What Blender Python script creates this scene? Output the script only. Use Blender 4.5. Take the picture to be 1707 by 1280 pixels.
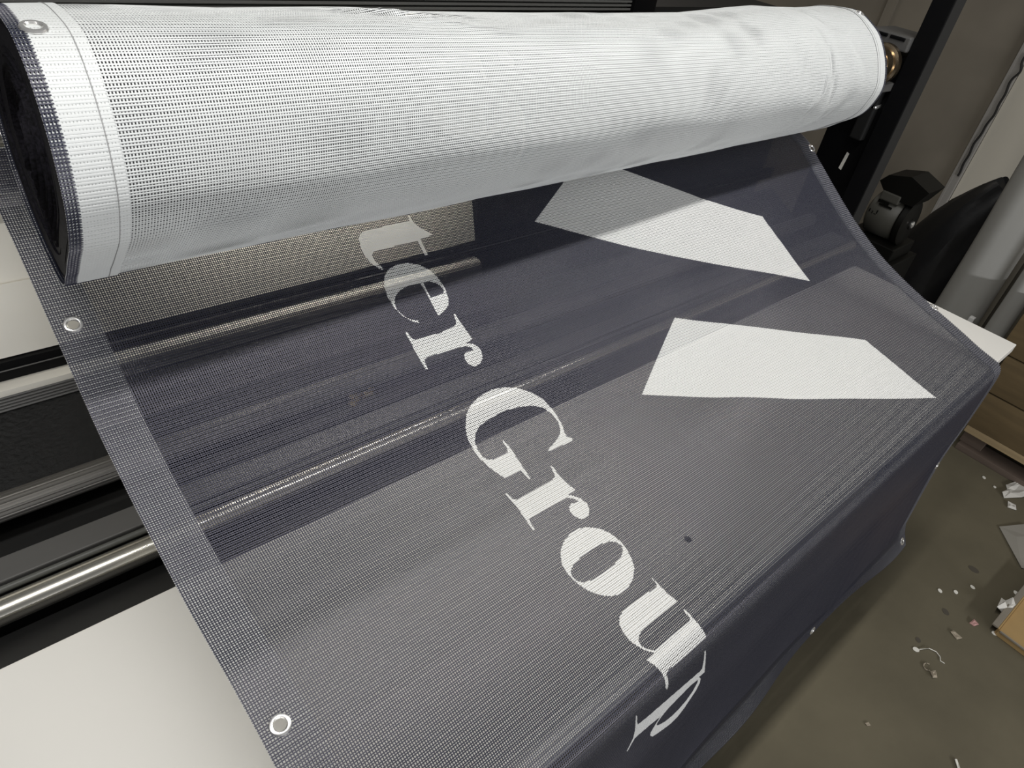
import bpy, bmesh, math, random
import numpy as np
from mathutils import Vector, Matrix

for o in list(bpy.data.objects):
    bpy.data.objects.remove(o)
SC = bpy.context.scene
COL = SC.collection
random.seed(4)
rng = np.random.default_rng(4)

# ---------------------------------------------------------------- camera, world, lights, exposure
# table top is z = 0, the floor z = -0.8; X runs along the roll, Y towards the machine
cam = bpy.data.cameras.new('camera')
cam.sensor_width = 36.; cam.lens = 36.*1183./1707.; cam.clip_start = .02; cam.clip_end = 60
camo = bpy.data.objects.new('camera', cam); COL.objects.link(camo)
R = np.array([[.73932718, -.31256928, .59640235], [-.65577697, -.53525543, .53240792], [.15281324, -.78473057, -.60070462]])
M = Matrix.Identity(4)
for i in range(3):
    M[i][0], M[i][1], M[i][2] = R[i, 0], -R[i, 1], -R[i, 2]
M[0][3], M[1][3], M[2][3] = 0, 0, .75
camo.matrix_world = M
SC.camera = camo

world = bpy.data.worlds.new('world'); SC.world = world; world.use_nodes = True
bg = world.node_tree.nodes['Background']
bg.inputs[0].default_value = (.97, .98, 1., 1); bg.inputs[1].default_value = .125

def area(name, loc, sx, sy, power, color=(1, .97, .92), rot=(0, 0, 0)):
    l = bpy.data.lights.new(name, 'AREA'); l.shape = 'RECTANGLE'; l.size = sx; l.size_y = sy
    l.energy = power; l.color = color
    o = bpy.data.objects.new(name, l); COL.objects.link(o); o.location = loc; o.rotation_euler = rot
    return o
area('tube_light', (.78, .285, 1.42), 2.7, .05, 25.5, (1, .985, .955))
area('back_fill_light', (2.5, 2.5, 1.7), .9, .08, 5., (1, .93, .82))  # added fill that brightens the far wall, its source is unseen
area('front_fill_light', (1.0, -3.0, .22), 3.2, .12, 70., (.97, .98, 1.), (math.radians(88), 0, 0))  # added fill from the front, set low so the floor stays darker
# unseen strip added behind the roll to brighten the cream panel
area('panel_fill_light', (.58, .982, .335), .50, .012, 1.15, (1, .96, .88), (math.radians(18), 0, 0))
SC.view_settings.view_transform = 'Standard'; SC.view_settings.look = 'None'
SC.view_settings.gamma = 1.; SC.view_settings.use_curve_mapping = False
SC.view_settings.exposure = 0.
SC.cycles.max_bounces = 6; SC.cycles.diffuse_bounces = 4; SC.cycles.glossy_bounces = 4
SC.cycles.sample_clamp_indirect = 6.

# ---------------------------------------------------------------- materials
def mat(name, col, rough=.5, metal=0., spec=.5, noise=None, bump=None, coat=0., sheen=0.):
    """noise=(scale, dark factor, stretch xyz) mottles the colour; bump=(scale, strength, stretch)"""
    m = bpy.data.materials.new(name); m.use_nodes = True
    nt = m.node_tree; b = nt.nodes['Principled BSDF']
    b.inputs['Base Color'].default_value = (*col, 1); b.inputs['Roughness'].default_value = rough
    b.inputs['Metallic'].default_value = metal; b.inputs['Specular IOR Level'].default_value = spec
    b.inputs['Coat Weight'].default_value = coat
    if noise or bump:
        tc = nt.nodes.new('ShaderNodeTexCoord')
    if noise:
        mp = nt.nodes.new('ShaderNodeMapping'); mp.inputs['Scale'].default_value = noise[2] if len(noise) > 2 else (1, 1, 1)
        nt.links.new(tc.outputs['Object'], mp.inputs[0])
        n = nt.nodes.new('ShaderNodeTexNoise'); n.inputs['Scale'].default_value = noise[0]; n.inputs['Detail'].default_value = 5
        nt.links.new(mp.outputs[0], n.inputs['Vector'])
        r = nt.nodes.new('ShaderNodeValToRGB')
        r.color_ramp.elements[0].position = .35; r.color_ramp.elements[1].position = .68
        r.color_ramp.elements[0].color = (*[c*noise[1] for c in col], 1); r.color_ramp.elements[1].color = (*col, 1)
        nt.links.new(n.outputs['Fac'], r.inputs[0]); nt.links.new(r.outputs[0], b.inputs['Base Color'])
    if bump:
        mp = nt.nodes.new('ShaderNodeMapping'); mp.inputs['Scale'].default_value = bump[2] if len(bump) > 2 else (1, 1, 1)
        nt.links.new(tc.outputs['Object'], mp.inputs[0])
        n = nt.nodes.new('ShaderNodeTexNoise'); n.inputs['Scale'].default_value = bump[0]; n.inputs['Detail'].default_value = 4
        nt.links.new(mp.outputs[0], n.inputs['Vector'])
        bp = nt.nodes.new('ShaderNodeBump'); bp.inputs['Strength'].default_value = bump[1]; bp.inputs['Distance'].default_value = .002
        nt.links.new(n.outputs['Fac'], bp.inputs['Height']); nt.links.new(bp.outputs[0], b.inputs['Normal'])
    return m

NAVY = mat('navy_printed_mesh', (.0135, .0172, .034), .37, spec=.72)
NAVY.node_tree.nodes['Principled BSDF'].inputs['Specular Tint'].default_value = (.98, .92, 1., 1)
WHITE = mat('white_mesh', (.80, .80, .785), .5)
BACK = mat('white_back', (.63, .645, .64), .5)
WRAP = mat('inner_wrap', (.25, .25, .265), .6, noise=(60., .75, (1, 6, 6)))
WRAPWHITE = mat('inner_wrap_white', (.84, .83, .76), .6)
EDGE = mat('wound_edge', (.022, .020, .028), .7, spec=.2, noise=(330., .12))
CREAM = mat('cream_paint', (.82, .79, .71), .45, noise=(6., .9, (.3, 1, 1)))
LAMINATE = mat('white_laminate', (.81, .79, .74), .35, noise=(3., .97))
STEEL = mat('brushed_steel', (.50, .49, .46), .32, 1., noise=(30., .8, (.02, 1, 1)))
CHROME = mat('chrome', (.74, .71, .63), .24, 1.)
ALU = mat('matt_aluminium', (.13, .127, .122), .48, .4, noise=(20., .9, (.05, 1, 1)))
SILVER = mat('nickel', (.85, .84, .82), .25, .85)
BLACK = mat('black_plastic', (.009, .009, .009), .5, spec=.35)
BLACKTEX = mat('black_textured', (.006, .006, .0055), .55, spec=.3, noise=(160., .4), bump=(170., .9))
DARKGREY = mat('dark_grey_paint', (.09, .092, .083), .45)
GREYEDGE = mat('grey_paint', (.10, .10, .095), .5)
FRAMEBLACK = mat('black_frame', (.0025, .0025, .003), .5, spec=.15)
POSTLIT = mat('post_lit_black', (.018, .018, .018), .6, spec=.2)  # lighter black, light on the post's front side put into the colour
RIBBED = mat('ribbed_metal', (.14, .133, .122), .48, .7)
CONCRETE = mat('concrete', (.150, .131, .087), .75, spec=.25, noise=(2.6, .70), bump=(40., .25))
WALL = mat('wall_paint', (.30, .265, .21), .85, noise=(1.6, .62))
PANEL = mat('wall_board', (.60, .56, .47), .7, noise=(2., .93))
DUCT = mat('duct_metal', (.40, .38, .35), .45, .3)
CARD = mat('cardboard', (.155, .108, .050), .8, noise=(9., .78, (.4, .6, 5)))
CARDIN = mat('cardboard_inside', (.40, .265, .11), .8, noise=(7., .85))
WOOD = mat('pallet_wood', (.42, .31, .17), .7, noise=(14., .6, (1, .12, 3)))
WOODDARK = mat('old_wood', (.15, .11, .085), .8, noise=(14., .6, (1, .12, 3)))
VINYL = mat('grey_vinyl', (.42, .415, .39), .4, noise=(5., .9, (1, 1, .3)), bump=(10., .25))
BAGM = mat('black_bag', (.008, .008, .009), .45, bump=(30., .4))
MOTOR = mat('motor_grey', (.055, .053, .044), .5)
MOTORDK = mat('motor_black', (.003, .0028, .002), .5, spec=.2)
PAPER = mat('white_paper', (.62, .60, .55), .8)
DOT = mat('mesh_offcut', (.75, .73, .66), .6)
PINK = mat('pink_scrap', (.45, .25, .23), .8)
FILM = mat('grey_film', (.30, .285, .25), .35)
LEAF = mat('brown_scrap', (.33, .28, .21), .8)
STAIN = mat('dark_stain', (.07, .06, .045), .7)
GLINT = mat('brassy', (.90, .70, .36), .3, .8)  # bright metal for the imitated lamp glint
HEMGREY = mat('hem_yarn', (.15, .15, .175), .5)
CABLE = mat('black_cable', (.012, .011, .010), .5)

# ---------------------------------------------------------------- banner surface
X_LEFT, X_RIGHT = .113, 1.753          # the two side edges of the unrolled sheet
V_TOP, V_BOTTOM = .965, -.62            # distance along the cloth from the table edge

def spline(points, n):
    """Catmull-Rom through the points, resampled evenly by length."""
    p = np.array(points, float)
    p = np.vstack([2*p[0]-p[1], p, 2*p[-1]-p[-2]])
    out = []
    for i in range(1, len(p)-2):
        a, b, c, d = p[i-1], p[i], p[i+1], p[i+2]
        t = np.linspace(0, 1, 40, endpoint=False)[:, None]
        out.append(.5*((2*b)+(-a+c)*t+(2*a-5*b+4*c-d)*t*t+(-a+3*b-3*c+d)*t**3))
    out = np.vstack(out+[p[-2:-1]])
    l = np.r_[0, np.cumsum(np.linalg.norm(np.diff(out, axis=0), axis=1))]
    s = np.linspace(0, l[-1], n)
    return np.stack([np.interp(s, l, out[:, k]) for k in range(2)], 1)

NPROF = 800
L_UP = spline([(.962,.385),(.952,.348),(.928,.323),(.889,.302),(.836,.267),(.790,.234),(.744,.203),(.693,.169),(.640,.147),(.589,.129),(.486,.104),(.42,.097),(.366,.094),(.292,.080),(.22,.052),(.178,.028),(.156,.008)], NPROF)
R_UP = spline([(.925,.342),(.89,.322),(.845,.309),(.772,.288),(.718,.252),(.661,.212),(.600,.171),(.546,.139),(.485,.108),(.427,.085),(.377,.068),(.328,.053),(.257,.033),(.205,.017),(.176,.010),(.156,.0055)], NPROF)
L_DN = spline([(.156,.008),(.143,-.008),(.137,-.035),(.134,-.1),(.130,-.284),(.112,-.52),(.107,-.60)], NPROF)
R_DN = spline([(.156,.0055),(.146,-.004),(.141,-.022),(.139,-.06),(.137,-.15),(.136,-.284),(.120,-.47),(.112,-.55)], NPROF)

def sheet(um, v):
    """Point on the unrolled cloth: um metres from its left edge, v metres up from the table edge."""
    um, v = np.broadcast_arrays(np.asarray(um, float), np.asarray(v, float))
    w = um/(X_RIGHT-X_LEFT)
    g = np.linspace(0, 1, NPROF)
    su = np.clip(1-v/V_TOP, 0, 1); sd = np.clip(v/V_BOTTOM, 0, 1)
    out = np.zeros(um.shape+(3,))
    out[..., 0] = X_LEFT+um
    for k in range(2):
        up = (1-w)*np.interp(su, g, L_UP[:, k])+w*np.interp(su, g, R_UP[:, k])
        dn = (1-w)*np.interp(sd, g, L_DN[:, k])+w*np.interp(sd, g, R_DN[:, k])
        out[..., k+1] = np.where(v >= 0, up, dn)
    # slow billows of the hanging front and a faint ripple of the lying part
    h = np.clip(-v/.62, 0, 1)**2
    out[..., 1] -= h*(.005*np.sin((1.64-um)*7.)+.0015*np.sin((1.64-um)*19.))
    c = np.clip((-v-.565)/.055, 0, 1)
    out[..., 1] -= c*(.012+.012*np.sin(um*8.+1.))
    q = np.clip(v/.2, 0, 1)*np.clip((V_TOP-v)/.2, 0, 1)
    out[..., 2] += q*(.0022*np.sin(um*7.+v*9.)+.0012*np.sin(um*15.-v*23.))*np.sin(np.pi*np.clip(w, 0, 1))
    return out

# ---------------------------------------------------------------- roll surface
RC = np.array([.79, .44])              # middle of the roll in (y, z)
_L = np.array([(.84,.555),(.79,.571),(.74,.578),(.695,.577),(.669,.567),(.646,.546),(.63,.517),(.624,.487),(.626,.454),(.642,.42),(.665,.393),(.705,.354),(.745,.323),(.79,.306),(.85,.308),(.905,.328),(.945,.365),(.96,.42),(.945,.48),(.905,.525)])
_R = np.array([(.896,.542),(.857,.559),(.816,.569),(.767,.570),(.718,.549),(.677,.509),(.653,.466),(.651,.428),(.667,.387),(.71,.350),(.745,.325),(.785,.308),(.84,.308),(.9,.328),(.945,.37),(.955,.43),(.935,.5)])
TH = np.linspace(-np.pi, np.pi, 721)
def polar(pts):
    d = np.vstack([spline(np.vstack([pts, pts[:1]]), 600)])-RC
    a = np.arctan2(d[:, 1], d[:, 0]); r = np.hypot(d[:, 0], d[:, 1]); o = np.argsort(a)
    return np.interp(TH, a[o], r[o], period=2*np.pi)
RL, RR = polar(_L), polar(_R)
TOPX = [0.,.2,.49,.57,.67,.9,1.14,1.23,1.40,1.57,1.70,1.76]
TOPD = [0.,0.,-.1,-.32,-.42,-.55,-.68,-.5,.25,-.1,.2,.0]
def roll_end(th):
    return .120+.020*(.5+.5*np.cos(th))
def roll(x, th, inset=0.):
    """Point on the outside of the roll at width x and angle th (0 = back, pi/2 = top)."""
    x, th = np.broadcast_arrays(np.asarray(x, float), np.asarray(th, float))
    w = np.clip((x-.12)/1.63, 0, 1)**1.6
    t = (th+np.pi) % (2*np.pi)-np.pi
    r = (1-w)*np.interp(t, TH, RL)+w*np.interp(t, TH, RR)
    top = np.clip(np.cos(t-np.pi*.55), 0, 1)**2
    r = r+np.interp(x, TOPX, TOPD)*.0146*top
    # folds: a slack diagonal fold on top, a few soft dents near the right end
    for cx0, ct, sx, st, k, a in ((.50,1.95,.022,.10,.5,.007),(.545,1.80,.018,.12,.55,-.007),(.585,2.15,.03,.12,.35,.0035),
                               (1.50,2.9,.018,.55,.05,-.004),(1.44,3.05,.016,.40,-.06,.0035),(1.60,2.75,.025,.5,.08,.003),
                               (1.56,-2.75,.03,.35,-.1,-.005),(1.46,-2.6,.03,.3,-.12,.004),(1.36,2.6,.03,.4,.12,-.003),(1.52,1.9,.03,.3,.1,-.004)):
        dt = (t-ct+np.pi) % (2*np.pi)-np.pi
        r = r+a*np.exp(-((x-cx0-k*dt)/sx)**2-(dt/st)**2)
    r = r+.0011*np.sin(x*23+3*np.sin(t*3))*np.sin(t*4+x*5)
    r = r-inset
    return np.stack([x, RC[0]+r*np.cos(th), RC[1]+r*np.sin(th)], -1)

# ---------------------------------------------------------------- mesh helpers
class MB:
    """Collects shapes; build() links them as one mesh object."""
    def __init__(self): self.v = []; self.f = []; self.m = []
    def add(self, v, f, mi=0):
        k = len(self.v); self.v += [tuple(p) for p in v]
        self.f += [tuple(i+k for i in q) for q in f]; self.m += [mi]*len(f)
        return self
    def box(self, lo, hi, mi=0, bevel=0.):
        bm = bmesh.new(); bmesh.ops.create_cube(bm, size=1.)
        for p in bm.verts:
            p.co = Vector([(lo[i]+hi[i])/2+p.co[i]*(hi[i]-lo[i]) for i in range(3)])
        if bevel:
            bmesh.ops.bevel(bm, geom=list(bm.edges), offset=bevel, segments=2, affect='EDGES', profile=.6)
        bm.verts.index_update()
        self.add([p.co for p in bm.verts], [[q.index for q in f.verts] for f in bm.faces], mi); bm.free()
        return self
    def prism(self, poly, axis, a, b, mi=0):
        """poly in the two other axes, extruded from a to b along axis"""
        n = len(poly)
        def put(p, t):
            q = [0, 0, 0]; o = [k for k in range(3) if k != axis]
            q[axis] = t; q[o[0]] = p[0]; q[o[1]] = p[1]; return q
        v = [put(p, a) for p in poly]+[put(p, b) for p in poly]
        f = [tuple(range(n))[::-1], tuple(range(n, 2*n))]+[(i, (i+1) % n, n+(i+1) % n, n+i) for i in range(n)]
        return self.add(v, f, mi)
    def lathe(self, prof, origin, axis, n=32, mi=0, closed=False):
        """prof = [(distance along axis, radius)]"""
        a = Vector(axis).normalized(); u = a.orthogonal().normalized(); w = a.cross(u)
        v = []; k = len(prof)
        for s, r in prof:
            for j in range(n):
                t = 2*math.pi*j/n
                v.append(Vector(origin)+a*s+(u*math.cos(t)+w*math.sin(t))*r)
        f = []
        for i in range(k if closed else k-1):
            for j in range(n):
                i2 = (i+1) % k
                f.append((i*n+j, i*n+(j+1) % n, i2*n+(j+1) % n, i2*n+j))
        if not closed:
            f += [tuple(range(n))[::-1], tuple((k-1)*n+j for j in range(n))]
        return self.add(v, f, mi)
    def rod(self, a, b, r, n=20, mi=0):
        a = Vector(a); b = Vector(b); L = (b-a).length
        return self.lathe([(0, r*.9), (r*.1, r), (L-r*.1, r), (L, r*.9)], a, b-a, n, mi)
    def tube(self, pts, r, n=6, mi=0):
        pts = [Vector(p) for p in pts]; v = []; k = len(pts)
        for i, p in enumerate(pts):
            t = (pts[min(i+1, k-1)]-pts[max(i-1, 0)]).normalized()
            u = t.orthogonal().normalized(); w = t.cross(u)
            v += [p+(u*math.cos(2*math.pi*j/n)+w*math.sin(2*math.pi*j/n))*r for j in range(n)]
        f = [(i*n+j, i*n+(j+1) % n, (i+1)*n+(j+1) % n, (i+1)*n+j) for i in range(k-1) for j in range(n)]
        f += [tuple(range(n))[::-1], tuple((k-1)*n+j for j in range(n))]
        return self.add(v, f, mi)
    def build(self, name, mats, parent=None, smooth=False, angle=35):
        me = bpy.data.meshes.new(name); me.from_pydata(self.v, [], self.f)
        for x in (mats if isinstance(mats, (list, tuple)) else [mats]): me.materials.append(x)
        me.polygons.foreach_set('material_index', self.m)
        bm = bmesh.new(); bm.from_mesh(me); bmesh.ops.recalc_face_normals(bm, faces=bm.faces); bm.to_mesh(me); bm.free()
        if smooth:
            me.polygons.foreach_set('use_smooth', [True]*len(me.polygons))
            me.set_sharp_from_angle(angle=math.radians(angle))
        return link(name, me, parent)

def link(name, data, parent=None):
    o = bpy.data.objects.new(name, data); COL.objects.link(o)
    if parent is not None:
        o.parent = parent; o.matrix_parent_inverse = parent.matrix_world.inverted()
    return o
def thing(name, label, cat, loc=(0, 0, 0), group=None):
    o = bpy.data.objects.new(name, None); COL.objects.link(o); o.location = loc; o.empty_display_size = .05
    o.matrix_world = Matrix.Translation(loc)
    return tag(o, label, cat, group)
def tag(o, label, cat, group=None):
    o['label'] = label; o['category'] = cat
    if group: o['group'] = group
    return o
def structure(o, label=None):
    o['kind'] = 'structure'
    if label: o['label'] = label
    return o

# ---------------------------------------------------------------- room
structure(MB().box((-2.5, -3, -.86), (3.7, 3.2, -.8)).build('floor', CONCRETE), 'bare grey concrete workshop floor')
structure(MB().box((3.6, -3, -.8), (3.7, 3.2, 2.0)).build('wall_right', WALL), 'dim brown grey plastered wall behind the machine')
structure(MB().box((-2.5, 3.1, -.8), (3.6, 3.2, 2.0)).build('wall_back', WALL), 'dim plastered back wall')
structure(MB().box((3.592, -3, -.72), (3.6, .846, 1.6)).build('trim_1', PANEL), 'cream board fixed to the right wall')
d = MB().box((3.575, .848, -.8), (3.6, .88, 1.6), bevel=.003); d.box((3.570, .875, -.8), (3.6, .884, 1.6))
structure(d.build('trim_2', DUCT), 'upright grey metal cable duct on the right wall')
structure(MB().box((3.585, 2.34, -.8), (3.6, 2.37, 1.6)).box((3.585, 2.40, -.8), (3.6, 2.43, 1.6)).build('trim_3', CABLE), 'pair of dark upright strips on the wall')
structure(MB().box((3.585, 1.43, -.8), (3.6, 1.47, 1.6)).build('trim_4', WALL), 'painted upright batten on the wall')
pts = []
for i in range(60):
    t = i/59; z = .40-.50*t
    pts.append((3.568, .852+.004*math.sin(t*11)-.012*math.exp(-((t-.12)/.05)**2)+.012*t*t+.002*math.sin(t*37), z))
o = MB().tube(pts, .0045).build('power_cable', CABLE, smooth=True)
tag(o, 'thin black cable hanging crookedly down the grey wall duct', 'cable')

# ---------------------------------------------------------------- work table
tb = thing('work_table', 'long white laminate work table under the draped navy mesh banner', 'table', (.5, .37, -.8))
TX0, TX1, TY0, TY1 = -1.1, 1.906, .160, .578
MB().box((TX0, TY0, -.022), (TX1, TY1, 0), bevel=.0015).build('tabletop', LAMINATE, tb)
MB().box((TX0+.03, TY0+.03, -.08), (TX1-.06, TY1-.03, -.0225)).build('apron', GREYEDGE, tb)
for x in (TX0+.08, TX1-.12):
    for y in (TY0+.06, TY1-.06):
        MB().box((x-.02, y-.02, -.8), (x+.02, y+.02, -.0805), bevel=.003).build('leg', GREYEDGE, tb)

# ---------------------------------------------------------------- printing machine behind the table
mc = thing('roll_printer', 'wide roll fed printing machine with cream panels, metal rails and black frame', 'machine', (.6, 1.2, -.8))
X0, X1, XC = -1.0, 2.06, .897
MB().box((X0, .62, -.8), (X1, .978, -.05)).build('base_cabinet', BLACK, mc)
MB().prism([(.979, -.8), (.979, .0995), (1.03, .262), (1.5, .262), (1.5, -.8)], 0, X0, XC).build('front_panel', CREAM, mc)
MB().box((XC+.0005, 1.0, -.8), (X1, 1.5, .262), bevel=.004).build('end_panel', BLACK, mc)
MB().prism([(.974, .100), (.9785, .0998), (1.0075, .190), (1.0035, .1915)], 0, X0, XC).build('panel_ledge', CREAM, mc)
MB().box((X0, .966, .070), (X1, .9785, .0985)).build('rubber_seal', FRAMEBLACK, mc)
MB().rod((X0, .965, .086), (X1, .965, .086), .0010, 8).build('bead', ALU, mc, True)
led = MB().box((X0, .945, .03), (XC, .978, .0695), bevel=.008)
led.build('paper_ledge', CREAM, mc, True)
for k in range(5):
    MB().rod((X0, .9455-.0012*k, .058-.0042*k), (XC, .9455-.0012*k, .058-.0042*k), .0022, 8).build('ledge_rib', ALU, mc, True)
MB().prism([(.944, .040), (.965, .035), (.85, -.05), (.825, -.022)], 0, X0, X1).build('media_guide', BLACKTEX, mc)
prof = []
rr_ = MB()
n = 40; ring = []
for j in range(n*2):
    t = math.pi*j/n; r = .0182 if (j % 4) < 3 else .0176
    ring.append((.80+r*math.cos(t), .006+r*math.sin(t)))
rr_.prism(ring, 0, X0, X1).build('ribbed_roller', RIBBED, mc)
MB().box((X0, .69, -.034), (X1, .727, 0), bevel=.002).build('flat_bar', ALU, mc)
MB().rod((X0, .684, -.006), (X1, .684, -.006), .0042, 12).build('guide_rod', DARKGREY, mc, True)
MB().rod((X0, .6775, -.013), (X1, .6775, -.013), .0028, 12).build('guide_rod', DARKGREY, mc, True)
MB().rod((X0, .660, -.013), (X1, .660, -.013), .0158, 40).build('chrome_tube', CHROME, mc, True)
MB().prism([(.582, -.012), (.642, -.032), (.642, -.05), (.582, -.05)], 0, X0, X1).build('front_strip', BLACK, mc)
# rails in the recess behind the roll
MB().rod((X0, 1.03, .372), (X1, 1.03, .372), .013, 20).build('feed_rail', STEEL, mc, True)
MB().box((X0, 1.02, .318), (X1, 1.06, .345), bevel=.003).build('feed_plate', ALU, mc)
MB().box((X0, 1.12, .262), (X1, 1.5, .50)).build('recess_panel', BLACK, mc)
MB().box((X0, 1.1, .494), (1.372, 1.5, .86), bevel=.01).build('carriage_cover', DARKGREY, mc, True)
for k in range(7):
    z = .4985+.0075*k
    MB().box((X0, 1.094, z), (1.372, 1.1, z+.0038)).build('cover_rib', GREYEDGE, mc)
MB().box((1.372, 1.085, .40), (1.452, 1.5, .90), bevel=.01).build('cover_end', FRAMEBLACK, mc, True)
# right end: side frame, post, clamp
MB().box((2.10, .752, -.8), (2.24, .879, .468)).build('side_frame', FRAMEBLACK, mc)
MB().box((2.085, .699, -.8), (2.15, .751, 1.3), bevel=.002).build('upright_post', FRAMEBLACK, mc)
MB().box((2.0853, .6965, -.8), (2.15, .6988, 1.3)).build('post_lit_side', POSTLIT, mc)  # thin lighter skin painting the light on this side of the post
br = MB().box((2.07, .752, .480), (2.22, .866, .515), bevel=.004).build('bracket', ALU, mc)
for y in (.765, .812):
    MB().box((2.066, y, .503), (2.0705, y+.04, .511), bevel=.002).build('slot', FRAMEBLACK, br)
ch = MB().lathe([(0, .016), (.002, .022), (.006, .023), (.008, .030), (.016, .031), (.018, .042), (.030, .043), (.032, .050), (.05, .050)], (1.985, .785, .447), (1, 0, 0), 36)
ch.build('shaft_chuck', mat('chuck_metal', (.42, .33, .22), .25, 1.), mc, True)
MB().rod((2.035, .785, .447), (2.10, .785, .447), .03, 20).build('chuck_hub', FRAMEBLACK, mc, True)
MB().box((2.03, .752, .385), (2.10, .79, .405), bevel=.002).build('catch', ALU, mc)
MB().lathe([(0, .004), (.003, .008), (.006, .009), (.03, .009)], (2.07, .772, .34), (1, 0, 0), 12).build('bolt', SILVER, mc, True)
MB().box((2.07, .765, .25), (2.099, .80, .40), bevel=.004).build('latch_plate', BLACK, mc)
MB().prism([(.780, .285), (.797, .287), (.783, .302)], 0, 2.096, 2.0995).build('paper_tag', PAPER, mc)
MB().prism([(.792, .155), (.800, .158), (.796, .205), (.789, .203)], 0, 2.096, 2.0995).build('paper_tag', PAPER, mc)

sh = thing('roll_shaft', 'steel winding shaft through the middle of the mesh roll', 'shaft', (1.0, .785, .447))
MB().rod((.17, .785, .447), (1.985, .785, .447), .017, 24).build('bar', STEEL, sh, True)
MB().rod((.165, .785, .447), (1.74, .785, .447), .020, 24).build('core_tube', CARD, sh, True)

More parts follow.
